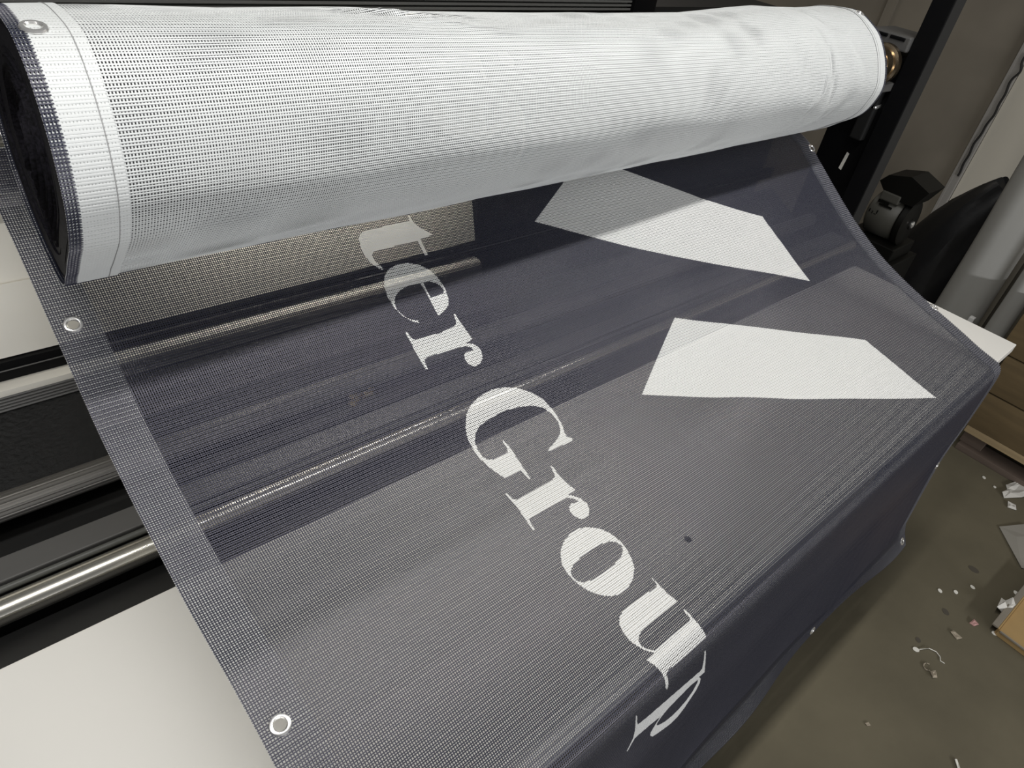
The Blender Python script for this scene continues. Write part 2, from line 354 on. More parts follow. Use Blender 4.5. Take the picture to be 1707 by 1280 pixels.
# ---------------------------------------------------------------- the banner
LETTERS = {
    't': [[[0.4979,0.7828],[0.5001,0.7799],[0.4993,0.7717],[0.503,0.7621],[0.5089,0.754],[0.5227,0.7411],[0.5149,0.7397],[0.4985,0.7381],[0.4982,0.7287],[0.4976,0.7088],[0.4935,0.7091],[0.4935,0.7277],[0.4929,0.7363],[0.4568,0.7343],[0.421,0.7337],[0.4131,0.7316],[0.4086,0.7263],[0.4087,0.7181],[0.4162,0.7026],[0.4152,0.7001],[0.4107,0.7031],[0.401,0.718],[0.3988,0.7354],[0.4004,0.7502],[0.4027,0.7581],[0.4088,0.7661],[0.4207,0.7698],[0.4578,0.7705],[0.4957,0.7712],[0.4963,0.7746]]],
    'e': [[[0.4289,0.602],[0.4219,0.6065],[0.412,0.6184],[0.4046,0.6357],[0.4024,0.6556],[0.4054,0.6738],[0.4128,0.6883],[0.4239,0.698],[0.4393,0.7028],[0.4578,0.7022],[0.4759,0.6944],[0.4889,0.6812],[0.4955,0.6635],[0.4971,0.644],[0.4943,0.6271],[0.4884,0.6157],[0.4777,0.6087],[0.4644,0.6036],[0.4648,0.6329],[0.4631,0.6641],[0.4427,0.6657],[0.425,0.6611],[0.4138,0.6539],[0.4075,0.6435],[0.406,0.6332],[0.4104,0.6205],[0.4187,0.6108],[0.4292,0.6053]],[[0.4671,0.6642],[0.4774,0.6639],[0.4863,0.6592],[0.4921,0.6527],[0.4946,0.6447],[0.493,0.6387],[0.4895,0.6374],[0.467,0.6351],[0.4662,0.6496]]],
    'r': [[[0.4894,0.5989],[0.4913,0.597],[0.4911,0.5865],[0.4926,0.567],[0.4935,0.5462],[0.4843,0.5439],[0.4783,0.5421],[0.4878,0.5379],[0.4932,0.5317],[0.4944,0.5214],[0.4898,0.5094],[0.4796,0.5014],[0.4695,0.5005],[0.4636,0.5068],[0.4622,0.5155],[0.4651,0.5241],[0.4708,0.528],[0.4777,0.5271],[0.4844,0.5267],[0.4828,0.5335],[0.4755,0.5388],[0.4394,0.5414],[0.4102,0.5421],[0.4052,0.5411],[0.4025,0.5368],[0.4004,0.5241],[0.3976,0.5238],[0.3979,0.5343],[0.3995,0.5555],[0.4018,0.5929],[0.404,0.5941],[0.4058,0.5799],[0.4097,0.5761],[0.4532,0.5743],[0.477,0.5769],[0.4837,0.5792],[0.4872,0.5867]]],
    'G': [[[0.5285,0.3234],[0.5236,0.3302],[0.5241,0.338],[0.5301,0.3485],[0.534,0.362],[0.5371,0.3816],[0.5355,0.4051],[0.5252,0.4247],[0.511,0.4392],[0.4907,0.4496],[0.47,0.4537],[0.4449,0.4504],[0.4258,0.4433],[0.4103,0.4317],[0.3973,0.4143],[0.3896,0.3981],[0.3864,0.3799],[0.3862,0.3601],[0.3896,0.3395],[0.3964,0.3178],[0.4242,0.317],[0.4244,0.2985],[0.4261,0.2974],[0.4272,0.3048],[0.4314,0.3301],[0.4355,0.3585],[0.4336,0.3713],[0.432,0.3701],[0.4312,0.3572],[0.4279,0.3519],[0.4201,0.3509],[0.403,0.3513],[0.3954,0.3536],[0.3902,0.3614],[0.3912,0.3759],[0.3946,0.3874],[0.4038,0.3996],[0.4159,0.4073],[0.4383,0.4122],[0.469,0.4138],[0.4933,0.4099],[0.5129,0.4034],[0.526,0.3927],[0.5315,0.3768],[0.5306,0.3599],[0.5246,0.3475],[0.5174,0.3398],[0.5048,0.3332],[0.4855,0.3269],[0.4822,0.3249],[0.4834,0.3223],[0.4884,0.322],[0.5249,0.3214]]],
    'r2': [[[0.4655,0.3003],[0.4673,0.2973],[0.4647,0.2825],[0.4643,0.2647],[0.4671,0.2495],[0.4582,0.2484],[0.4518,0.2487],[0.4581,0.2425],[0.4641,0.2339],[0.4665,0.2231],[0.4625,0.2138],[0.4553,0.2081],[0.4471,0.2074],[0.4411,0.2101],[0.437,0.2187],[0.4374,0.2267],[0.4416,0.2326],[0.4474,0.2342],[0.4566,0.2312],[0.4587,0.2317],[0.4574,0.2378],[0.4487,0.2453],[0.4219,0.2467],[0.3872,0.247],[0.381,0.2469],[0.3785,0.2431],[0.3763,0.2293],[0.3742,0.229],[0.3757,0.2442],[0.3795,0.2693],[0.3805,0.2955],[0.3821,0.2955],[0.3831,0.2832],[0.3876,0.2793],[0.4186,0.2807],[0.4513,0.2806],[0.458,0.2813],[0.461,0.286]]],
    'o': [[[0.4421,0.1943],[0.4295,0.199],[0.4132,0.1992],[0.3977,0.1944],[0.3847,0.1856],[0.3755,0.1722],[0.373,0.1582],[0.3762,0.1414],[0.3831,0.1268],[0.3926,0.1151],[0.4043,0.1057],[0.4192,0.0996],[0.4354,0.1005],[0.4499,0.1058],[0.4616,0.116],[0.4667,0.1274],[0.4696,0.1403],[0.4691,0.1554],[0.4647,0.1699],[0.4561,0.1833]],[[0.4573,0.1619],[0.4635,0.157],[0.4675,0.1498],[0.4648,0.143],[0.4563,0.1376],[0.4394,0.1342],[0.4175,0.1326],[0.3982,0.1333],[0.384,0.1374],[0.3777,0.1432],[0.3752,0.1514],[0.3781,0.1579],[0.3864,0.1629],[0.4035,0.1659],[0.4243,0.1671],[0.4435,0.1657]]],
    'u': [[[0.4745,0.0938],[0.4759,0.0919],[0.478,0.0798],[0.4822,0.0622],[0.4882,0.0476],[0.448,0.0484],[0.4224,0.0483],[0.4105,0.0463],[0.4042,0.041],[0.4042,0.0334],[0.4088,0.026],[0.4192,0.0173],[0.4539,0.0178],[0.4891,0.0168],[0.4923,0.0198],[0.4898,0.0321],[0.4902,0.0341],[0.4921,0.032],[0.4949,0.0215],[0.4997,0.0055],[0.503,-0.0076],[0.5044,-0.0153],[0.4647,-0.0152],[0.426,-0.0135],[0.4208,-0.0162],[0.4272,-0.044],[0.4275,-0.0489],[0.4212,-0.0383],[0.4169,-0.0182],[0.4142,-0.0076],[0.409,0.0046],[0.4019,0.0161],[0.4167,0.0167],[0.4057,0.0273],[0.3952,0.0451],[0.3919,0.0608],[0.3946,0.0714],[0.3998,0.0775],[0.4082,0.0803],[0.4251,0.0808],[0.4582,0.0797],[0.4737,0.0789],[0.4767,0.0822]]],
    'p': [[[0.5028,-0.0384],[0.5057,-0.0409],[0.5179,-0.0701],[0.5434,-0.1279],[0.5288,-0.1254],[0.5406,-0.1413],[0.5489,-0.1614],[0.5509,-0.185],[0.5461,-0.2017],[0.54,-0.2227],[0.5298,-0.2353],[0.5142,-0.2357],[0.4911,-0.2244],[0.4716,-0.2133],[0.4593,-0.2045],[0.4469,-0.1857],[0.4432,-0.1731],[0.4442,-0.1589],[0.4468,-0.1463],[0.449,-0.1369],[0.4233,-0.1288],[0.4028,-0.124],[0.3904,-0.1219],[0.3883,-0.1339],[0.3869,-0.1511],[0.3837,-0.1458],[0.3842,-0.1296],[0.3848,-0.1137],[0.3788,-0.0876],[0.3687,-0.0546],[0.3656,-0.0412],[0.3683,-0.0451],[0.3727,-0.062],[0.3789,-0.0752],[0.3972,-0.081],[0.4396,-0.0883],[0.4849,-0.0961],[0.5204,-0.1025],[0.5247,-0.0989],[0.5161,-0.0745]],[[0.5317,-0.1338],[0.537,-0.1468],[0.5372,-0.1698],[0.5299,-0.1876],[0.5154,-0.1964],[0.4969,-0.1958],[0.479,-0.189],[0.4574,-0.172],[0.4503,-0.1629],[0.4489,-0.1541],[0.4535,-0.1422],[0.4642,-0.1342],[0.4856,-0.1303],[0.5142,-0.128]]],
    'arrow1': [[[0.7236,0.7227],[0.7859,0.6879],[0.8638,0.6477],[0.9946,0.5764],[1.1206,0.5155],[1.3193,0.4101],[1.3206,0.5057],[1.3137,0.6022],[1.1546,0.6822],[1.0861,0.7276],[1.0226,0.7656],[0.9898,0.7866],[0.9442,0.8184],[0.8908,0.8324],[0.8236,0.7833]]],
    'arrow2': [[[0.8943,0.4524],[0.9922,0.4031],[1.0899,0.3471],[1.197,0.2875],[1.3045,0.2216],[1.3117,0.1585],[1.3201,0.0951],[1.3328,0.0327],[1.1342,0.1194],[0.9597,0.1995],[0.824,0.2679],[0.7579,0.3065],[0.6981,0.3379],[0.7596,0.3736],[0.8243,0.4112]]],
}
GROMMETS = [[0.0211, 0.7261], [0.0194, 0.189], [1.6356, 0.7478], [1.6416, 0.2039], [1.617, -0.325], [1.617, -0.597], [1.17, -0.6], [0.66, -0.6], [0.15, -0.6], [0.0195, -0.33]]
PITCH = .00275
bn = thing('mesh_banner', 'half unrolled navy mesh banner with white lettering and arrows, white back outward on the roll', 'banner', (.9, .2, -.02))

def crossings(polys, k, c):
    """where the line (coordinate k = c) crosses the polygon edges"""
    out = []
    for p in polys:
        a = p; b = np.roll(p, -1, 0)
        m = (a[:, k] > c) != (b[:, k] > c)
        if m.any():
            t = (c-a[m, k])/(b[m, k]-a[m, k])
            out += list(a[m, 1-k]+t*(b[m, 1-k]-a[m, 1-k]))
    return sorted(out)

def runs(k, c, lo, hi, regions):
    """split the thread (coordinate k = c) between lo and hi by region: [(name, start, end)]"""
    marks = [(lo, hi, None)]
    for name, polys, bb in regions:
        if not (bb[0][k] <= c <= bb[1][k]): continue
        x = crossings(polys, k, c)
        for a, b in zip(x[::2], x[1::2]):
            g_ = 0 if name == 'hole' else .0006          # the ink bleeds a little
            a, b = max(a-g_, lo), min(b+g_, hi)
            if b-a < 1e-5: continue
            new = []
            for s, e, n in marks:
                if e <= a or s >= b: new.append((s, e, n)); continue
                if s < a: new.append((s, a, n))
                new.append((max(s, a), min(e, b), name))
                if e > b: new.append((b, e, n))
            marks = new
    return [(n, s, e) for s, e, n in marks if e-s > 1e-4]

class Threads:
    """Many yarns of flattened hexagonal section laid on a surface fn(a, b)."""
    def __init__(self, fn, flip=False): self.fn = fn; self.flip = flip; self.b = {}
    def add(self, owner, a, b, along):           # along: 0 the yarn runs along a, 1 along b
        self.b.setdefault(owner, []).append((np.asarray(a, float), np.asarray(b, float), along))
    def build(self, owner, name, mats, parent, width, thick, lift=0., scheme=None):
        """mats[0] the outer face, mats[1] the inner face"""
        R_ = self.b.get(owner)
        if not R_: return None
        A = np.concatenate([r[0] for r in R_]); B = np.concatenate([r[1] for r in R_])
        al = np.concatenate([np.full(len(r[0]), r[2]) for r in R_])
        n = np.array([len(r[0]) for r in R_])
        e = 4e-4
        P = self.fn(A, B); da = self.fn(A+e, B)-self.fn(A-e, B); db = self.fn(A, B+e)-self.fn(A, B-e)
        N = np.cross(da, db); N /= np.linalg.norm(N, axis=1)[:, None]
        if self.flip: N = -N
        T = np.where(al[:, None] == 0, da, db); T /= np.linalg.norm(T, axis=1)[:, None]
        S = np.cross(T, N)
        w = np.where(al == 0, width[0], width[1])[:, None]; t = np.where(al == 0, thick[0], thick[1])[:, None]
        l = np.where(al == 0, lift+.00012, lift)[:, None]
        sec = [(-.5, 0), (-.38, .36), (0, .5), (.38, .36), (.5, 0), (.3, -.5), (-.3, -.5)]
        V = np.stack([P+S*w*a+N*(t*b+l) for a, b in sec], 1).reshape(-1, 3)
        start = np.r_[0, np.cumsum(n)[:-1]]
        ring = np.concatenate([np.arange(s, s+k-1) for s, k in zip(start, n)])
        j = np.arange(7); j2 = (j+1) % 7
        F = np.stack([ring[:, None]*7+j, ring[:, None]*7+j2, (ring[:, None]+1)*7+j2, (ring[:, None]+1)*7+j], -1).reshape(-1, 4)
        mi = np.tile(np.array([0, 0, 0, 0, 1, 1, 1]), len(ring))
        me = bpy.data.meshes.new(name)
        me.vertices.add(len(V)); me.vertices.foreach_set('co', V.ravel())
        me.loops.add(F.size); me.loops.foreach_set('vertex_index', F.ravel().astype(np.int32))
        me.polygons.add(len(F)); me.polygons.foreach_set('loop_start', np.arange(len(F), dtype=np.int32)*4)
        me.polygons.foreach_set('use_smooth', np.zeros(len(F), bool))
        for x in mats: me.materials.append(x)
        me.polygons.foreach_set('material_index', mi.astype(np.int32))
        me.update(calc_edges=True)
        o = link(name, me, parent)
        return o

def grid_between(s, e, base):
    g = base[(base > s+1e-4) & (base < e-1e-4)]
    return np.r_[s, g, e]

W = X_RIGHT-X_LEFT
regions = []
for key, polys in LETTERS.items():
    ps = [np.array(p) for p in polys]; allp = np.vstack(ps)
    regions.append((key, ps, (allp.min(0), allp.max(0))))
holes = []
for i, (u, v) in enumerate(GROMMETS):
    c = np.array([[u+.0064*math.cos(t), v+.0064*math.sin(t)] for t in np.linspace(0, 2*math.pi, 20, endpoint=False)])
    holes.append(('hole', [c], (c.min(0), c.max(0))))
regions += holes

th_ = Threads(sheet)
vg = np.r_[np.linspace(V_BOTTOM, -.09, 16), np.linspace(-.08, .04, 22), np.linspace(.055, V_TOP, 40)]
ug = np.linspace(0, W, 36)
nu = int(W/PITCH); us = (np.arange(nu)+.5)*PITCH
nv = int((V_TOP-V_BOTTOM)/PITCH); vs = V_BOTTOM+(np.arange(nv)+.5+.07*np.where(np.arange(nv) % 2, 1, -1))*PITCH
for u in us:
    for nme, s, e in runs(0, u, V_BOTTOM, V_TOP, regions):
        g = grid_between(s, e, vg); th_.add(nme, np.full(len(g), u), g, 1)
for v in vs:
    for nme, s, e in runs(1, v, 0, W, regions):
        g = grid_between(s, e, ug); th_.add(nme, g, np.full(len(g), v), 0)
YW = (.00113, .00110); YT = (.00050, .00072); YT0 = (.00055, .00055)
o = th_.build(None, 'mesh_sheet', [NAVY, WHITE], bn, YW, YT); o['kind'] = 'stuff'
o['label'] = 'navy printed open mesh cloth'
NAMES = {'t': 'letter t', 'e': 'letter e', 'r': 'first letter r', 'G': 'capital letter G', 'r2': 'second letter r', 'o': 'letter o', 'u': 'letter u', 'p': 'letter p on the hanging front'}
for key in LETTERS:
    a = key.startswith('arrow')
    o = th_.build(key, 'printed_arrow' if a else 'printed_letter', [WHITE, WHITE], bn, YW, YT)
    o['label'] = ('white printed arrow blade' if a else 'white printed '+NAMES[key])
# folded hems: a second layer of mesh under the edges, white face up
for lo, hi, kind in ((.0, .047, 0), (W-.047, W, 0), (V_BOTTOM, V_BOTTOM+.045, 1)):
    hm = Threads(sheet)
    if kind == 0:
        for u in np.arange(lo+.0012, hi, PITCH*1.013):
            for nme, s, e in runs(0, u, V_BOTTOM, V_TOP, holes):
                if nme: continue
                g = grid_between(s, e, vg); hm.add(0, np.full(len(g), u), g, 1)
        for v in np.arange(V_BOTTOM+.0008, V_TOP, PITCH):
            for nme, s, e in runs(1, v, lo, hi, holes):
                if nme: continue
                hm.add(0, np.linspace(s, e, 3), np.full(3, v), 0)
    else:
        for u in np.arange(.048, W-.048, PITCH):
            g = np.linspace(lo, hi, 3); hm.add(0, np.full(3, u), g, 1)
        for v in np.arange(lo+.001, hi, PITCH):
            g = grid_between(.048, W-.048, ug); hm.add(0, g, np.full(len(g), v), 0)
    if kind == 0 and lo > .5:              # pale cross yarns of the fold stand proud on this side
        rg = Threads(sheet)
        for v in np.arange(V_BOTTOM+.05, V_TOP, PITCH*2):
            for nme, s, e in runs(1, v, lo+.004, hi, holes):
                if not nme: rg.add(0, np.linspace(s, e, 3), np.full(3, v), 0)
        rg.build(0, 'hem_yarn', [HEMGREY, HEMGREY], bn, (.0016, .0012), (.0006, .0006), lift=.0006)
    o = hm.build(0, 'hem', [WHITE, WHITE], bn, YW, YT, lift=-.0010)
    o['label'] = 'folded double hem of the banner'

def grommet(p, n, name='grommet'):
    mb = MB()
    prof = [(-.0016, .0066), (-.0014, .0095), (.0004, .0104), (.0018, .0096), (.0024, .0080), (.0021, .0068), (.0005, .0056), (-.0014, .0057)]
    mb.lathe(prof, p, n, 28, closed=True)
    o = mb.build(name, SILVER, bn, True); o['label'] = 'shiny nickel eyelet'
for u, v in GROMMETS:
    e = 5e-4; p = sheet(u, v); nn = np.cross(sheet(u+e, v)-p, sheet(u, v+e)-p)
    grommet(Vector(p), Vector(nn))

# --- the part still on the roll
def wound(d, th):                       # d metres from the left end of the roll
    x0 = roll_end(th); return roll(x0+d*(1.753-x0)/1.633, th)
RW = 1.633
rt = Threads(wound, flip=True)
tg = np.linspace(-math.pi, math.pi, 97)
arc = wound(np.full(2000, .8), np.linspace(-math.pi, math.pi, 2000))
al = np.r_[0, np.cumsum(np.linalg.norm(np.diff(arc, axis=0), axis=1))]
nw = int(al[-1]/PITCH); sw = (np.arange(nw)+.5+.085*np.where(np.arange(nw) % 2, 1, -1))*PITCH
tw = np.interp(sw, al, np.linspace(-math.pi, math.pi, 2000))
dg = np.r_[np.linspace(0, .3, 4), np.linspace(.32, .55, 16), np.linspace(.58, 1.15, 8), np.linspace(1.18, RW, 24)]
for d_ in np.arange(.5, RW/PITCH)*PITCH:
    rt.add(0, np.full(len(tg), d_), tg, 1)
for t in tw:
    rt.add(0, dg, np.full(len(dg), t), 0)
o = rt.build(0, 'rolled_mesh', [BACK, NAVY], bn, (.00150, .00155), YT0, lift=.0004); o['kind'] = 'stuff'
o['label'] = 'white back of the mesh on the outside of the roll'
def rings(fn, xs, thetas, name, m, parent=bn):
    """closed skin through points fn(x, theta)"""
    X_, T_ = np.meshgrid(xs, thetas, indexing='ij'); P = fn(X_, T_); a, b = X_.shape
    mb = MB(); f = [(i*b+j, i*b+(j+1) % b, (i+1)*b+(j+1) % b, (i+1)*b+j) for i in range(a-1) for j in range(b)]
    f += [tuple(range(b))[::-1], tuple((a-1)*b+j for j in range(b))]
    mb.add(P.reshape(-1, 3), f); return mb.build(name, m, parent, True, 60)
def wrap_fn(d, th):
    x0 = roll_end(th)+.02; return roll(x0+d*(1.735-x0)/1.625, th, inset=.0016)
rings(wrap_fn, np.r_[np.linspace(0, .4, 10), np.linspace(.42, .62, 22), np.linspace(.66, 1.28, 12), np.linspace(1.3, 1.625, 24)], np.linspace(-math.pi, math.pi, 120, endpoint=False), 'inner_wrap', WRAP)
# white letters of the layer beneath showing through
def on_wrap(polys, name):
    for poly in polys:
        bm = bmesh.new(); vs_ = [bm.verts.new((p[0], p[1]*.15, 0)) for p in poly]
        f = bm.faces.new(vs_); bmesh.ops.triangulate(bm, faces=[f])
        for _ in range(3):
            bmesh.ops.subdivide_edges(bm, edges=[e for e in bm.edges if e.calc_length() > .012], cuts=1)
            bmesh.ops.triangulate(bm, faces=[f for f in bm.faces])
        for v in bm.verts:
            x, t = v.co.x, v.co.y/.15
            v.co = Vector(roll(x, t, inset=.0008))
        me = bpy.data.meshes.new(name); bm.to_mesh(me); bm.free(); me.materials.append(WRAPWHITE)
        o = link(name, me, bn); o['label'] = 'white print of the layer beneath showing through the roll'
GHOST = [[[0.496,2.9916],[0.4988,2.9936],[0.5022,3.0692],[0.5045,3.1627],[0.5113,3.2978],[0.5186,3.4773],[0.516,3.4866],[0.5069,3.2826],[0.4998,3.1305]],[[0.5042,3.1149],[0.5421,3.1038],[0.5797,3.1044],[0.6461,3.1372],[0.654,3.27],[0.6576,3.3806],[0.6071,3.4095],[0.5571,3.4039],[0.5168,3.4168],[0.5113,3.2978]],[[0.6364,2.9953],[0.6407,3.0039],[0.6454,3.1292],[0.654,3.3089],[0.6754,3.6259],[0.6694,3.6092],[0.6492,3.3022],[0.641,3.1253]],[[0.4953,2.6263],[0.5011,2.637],[0.4996,2.7427],[0.5664,2.7613],[0.5707,2.8506],[0.574,2.9335],[0.5742,2.9867],[0.5257,2.9442],[0.5076,2.8937],[0.4945,2.812],[0.4923,2.7397]],[[0.5629,2.9683],[0.572,2.9531],[0.5808,2.8963],[0.5929,2.8723],[0.6055,2.748],[0.6254,2.7662],[0.6358,2.8427],[0.6409,2.9755],[0.6323,2.9478],[0.606,2.9213],[0.5889,2.9426],[0.5779,2.9892],[0.576,3.069],[0.5743,3.1129],[0.5694,3.0396]],[[0.5058,2.4121],[0.578,2.386],[0.5781,2.4631],[0.5787,2.6029],[0.5752,2.602],[0.5715,2.5231],[0.5431,2.5374],[0.5015,2.5194],[0.4863,2.4499],[0.4868,2.4202],[0.4959,2.4315]],[[0.6107,2.401],[0.6241,2.4022],[0.6307,2.4706],[0.6273,2.5183],[0.6136,2.5001],[0.6071,2.4565]],[[0.5645,1.3588],[0.5278,2.1311],[0.5558,2.185],[0.5509,2.2619],[0.5404,2.2771],[0.5091,2.2159],[0.5242,1.7786]]]
on_wrap(GHOST, 'printed_letter')
# hems on the roll
for side in (0, 1):
    hw = Threads(wound, flip=True)
    for k, d_ in enumerate(np.arange(.0008, .050, PITCH*.96)):
        dd = d_ if side == 0 else RW-d_
        hw.add('n' if d_ < .0112 else 'w', np.full(len(tg), dd), tg, 1)
    for t in tw+.4*PITCH/.14:
        a = np.array([0, .0112]); b = np.array([.0112, .030, .050])
        if side: a = RW-a[::-1]; b = RW-b[::-1]
        hw.add('n', a, np.full(2, t), 0); hw.add('w', b, np.full(3, t), 0)
    o = hw.build('n', 'hem_edge', [NAVY, WHITE], bn, (.00125, .00125), YT0, lift=.0014); o['label'] = 'narrow navy fold of the hem at the roll end'
    o = hw.build('w', 'hem', [BACK, WHITE], bn, (.0024, .0024), YT0, lift=.0014); o['label'] = 'white folded hem round the roll end'
    sp = [wound(.041 if side == 0 else RW-.041, t)+.0019*np.array([0, math.cos(t), math.sin(t)]) for t in np.linspace(-math.pi, math.pi, 160)]
    MB().tube(sp, .0005, 5).build('stitching', mat('grey_thread', (.32, .32, .32), .7), bn)
# spiral edge of the wound layers at each end
for side in (0, 1):
    for k in range(3):
        mb = MB(); v = []; turns = 5; n = 60*turns
        for i in range(n+1):
            q = i/n; s = 1-.012-(k+q)*.29; t = 2*math.pi*turns*q+k
            x = (float(roll_end(t))+.0015) if side == 0 else 1.7515
            p = roll(x, t); c = np.array([x, .785, .447]); p = c+(p-c)*s
            j = (.0012*math.sin(t*2.3+k)+.0012*math.sin(q*40+k)+.003*(1-s))*(1 if side == 0 else -1)
            if k == 0: j += .002 if side == 0 else -.002
            v += [p+np.array([j+.001, 0, 0]), p+np.array([j+(.03 if side == 0 else -.03), 0, 0])]
        mb.add(v, [(2*i, 2*i+1, 2*i+3, 2*i+2) for i in range(n)])
        o = mb.build('wound_edge', EDGE, bn, True, 80)
    cap = MB(); ts = np.linspace(-math.pi, math.pi, 72, endpoint=False); v = []
    ss = [.975, .85, .7, .5, .3, .1]
    for s in ss:
        for t in ts:
            x = (float(roll_end(t))+.004+.006*(1-s)) if side == 0 else 1.749-.006*(1-s)
            c = np.array([x, .785, .447]); v.append(c+(roll(x, t)-c)*s)
    f = [(i*72+j, i*72+(j+1) % 72, (i+1)*72+(j+1) % 72, (i+1)*72+j) for i in range(5) for j in range(72)]+[tuple(5*72+j for j in range(72))]
    cap.add(v, f)
    cap.build('wound_core', EDGE, bn)
for d_, t in [[0.0176, 2.2012], [1.614, 1.8093]]:
    p = wound(d_, t); e = 1e-3; nn = -np.cross(wound(d_+e, t)-p, wound(d_, t+e)-p); nn = nn/np.linalg.norm(nn)
    grommet(Vector(p+nn*.0018), Vector(nn))

# ---------------------------------------------------------------- things along the right wall
def standing_roll(name, label, x, y, r, z1, m, group=None):
    t = thing(name, label, 'roll', (x, y, -.8))
    k = 26; ring = [(x+r*math.cos(2*math.pi*j/k)*(1+.03*math.sin(j*1.7)), y+r*math.sin(2*math.pi*j/k)*(1+.02*math.cos(j*2.3))) for j in range(k)]
    mb = MB(); v = []; zs = [-.8, -.795]+[-.7+.1*i for i in range(int((z1+.7)/.1))]+[z1]
    for z in zs:
        s = .97 if z == zs[0] else 1+.02*math.sin(z*9)
        v += [(x+(p[0]-x)*s, y+(p[1]-y)*s, z) for p in ring]
    f = [(i*k+j, i*k+(j+1) % k, (i+1)*k+(j+1) % k, (i+1)*k+j) for i in range(len(zs)-1) for j in range(k)]
    f += [tuple(range(k))[::-1], tuple((len(zs)-1)*k+j for j in range(k))]
    mb.add(v, f); mb.build('film_wrap', m, t, True, 50)
    MB().lathe([(0, .25*r), (0, .5*r), (.02, .5*r), (.02, .25*r)], (x, y, z1-.004), (0, 0, 1), 20, closed=True).build('core_end', CARD, t, True)
    return t
r1 = standing_roll('vinyl_roll', 'thick grey wrapped roll standing upright next to the black bag', 3.07, .492, .084, .75, VINYL)
MB().box((2.965, .412, -.425), (2.99, .432, -.40), bevel=.004).build('tape', mat('clear_tape', (.8, .8, .78), .1), r1)
standing_roll('vinyl_roll', 'dark grey roll standing in the gap between two paler rolls', 3.175, .384, .021, .35, mat('dark_vinyl', (.07, .062, .05), .5))
standing_roll('vinyl_roll', 'thin grey wrapped roll standing upright behind the cardboard cartons', 2.99, .335, .036, .45, VINYL)

bag = MB(); sec = [(-.8, .55, .95, .10), (-.6, .56, .94, .12), (-.45, .565, .89, .11), (-.35, .55, .86, .10), (-.25, .55, .82, .09), (-.17, .55, .785, .085), (-.10, .55, .75, .07), (-.05, .55, .715, .06), (-.01, .55, .685, .05), (.015, .552, .66, .045), (.03, .57, .64, .02)]
k = 36; v = []
for z, a, b, dx in sec:
    for j in range(k):
        t = 2*math.pi*j/k; w_ = 1+.07*math.sin(5*t+z*6)+.05*math.sin(9*t-z*11)
        v.append((3.20+dx*math.cos(t)*w_*(.9 if z > 0 else 1), (a+b)/2+(b-a)/2*math.sin(t)*(1+.02*math.sin(7*t+z*20)), z+.012*math.sin(3*t+z*9)*(z > -.79)))
f = [(i*k+j, i*k+(j+1) % k, (i+1)*k+(j+1) % k, (i+1)*k+j) for i in range(len(sec)-1) for j in range(k)]
f += [tuple(range(k))[::-1], tuple((len(sec)-1)*k+j for j in range(k))]
tag(bag.add(v, f).build('cloth_bag', BAGM, smooth=True, angle=24), 'tall slumped black cloth bag leaning beside the standing grey rolls', 'bag')

mo = thing('electric_motor', 'small grey electric motor on a black stand behind the machine post', 'motor', (2.62, .76, -.8))
ax = Vector((0, -1, .04))
MB().lathe([(0, .050), (.01, .070), (.02, .074), (.105, .074), (.112, .070)], (2.64, .835, -.080), ax, 36).build('body', MOTOR, mo, True)
MB().lathe([(0, .074), (.006, .079), (.024, .079), (.028, .066), (.030, .02), (.034, .018)], (2.64, .724, -.076), ax, 36).build('fan_cover', MOTORDK, mo, True)
MB().lathe([(0, .012), (.004, .012), (.007, .006)], (2.64, .690, -.075), ax, 16).build('shaft_end', SILVER, mo, True)
MB().box((2.575, .745, -.018), (2.66, .81, .012), bevel=.004).build('terminal_box', MOTOR, mo)
MB().prism([(.700, -.004), (.790, -.008), (.835, .035), (.815, .062), (.745, .082), (.672, .055)], 0, 2.58, 2.72).build('hood', MOTORDK, mo)
for k, (yy, zz, a, b) in enumerate(((.818, -.062, .003, .010), (.807, -.066, .003, .010), (.792, -.060, .003, .012), (.797, -.069, .008, .003))):
    MB().box((2.5665, yy-a/2, zz-b/2), (2.572, yy+a/2, zz+b/2)).build('marking', MOTORDK, mo)
MB().box((2.5715, .770, -.028), (2.5755, .808, -.018)).box((2.5715, .755, -.036), (2.5755, .80, -.030)).build('name_plate', MOTORDK, mo)
MB().box((2.56, .68, -.20), (2.74, .86, -.152), bevel=.004).build('foot_plate', MOTORDK, mo)
MB().box((2.53, .66, -.8), (2.77, .90, -.2005), bevel=.004).build('stand', MOTORDK, mo)
MB().lathe([(0, .006), (.004, .016), (.016, .017), (.02, .012)], (2.553, .775, -.175), (-1, 0, 0), 14).build('knob', MOTOR, mo, True)

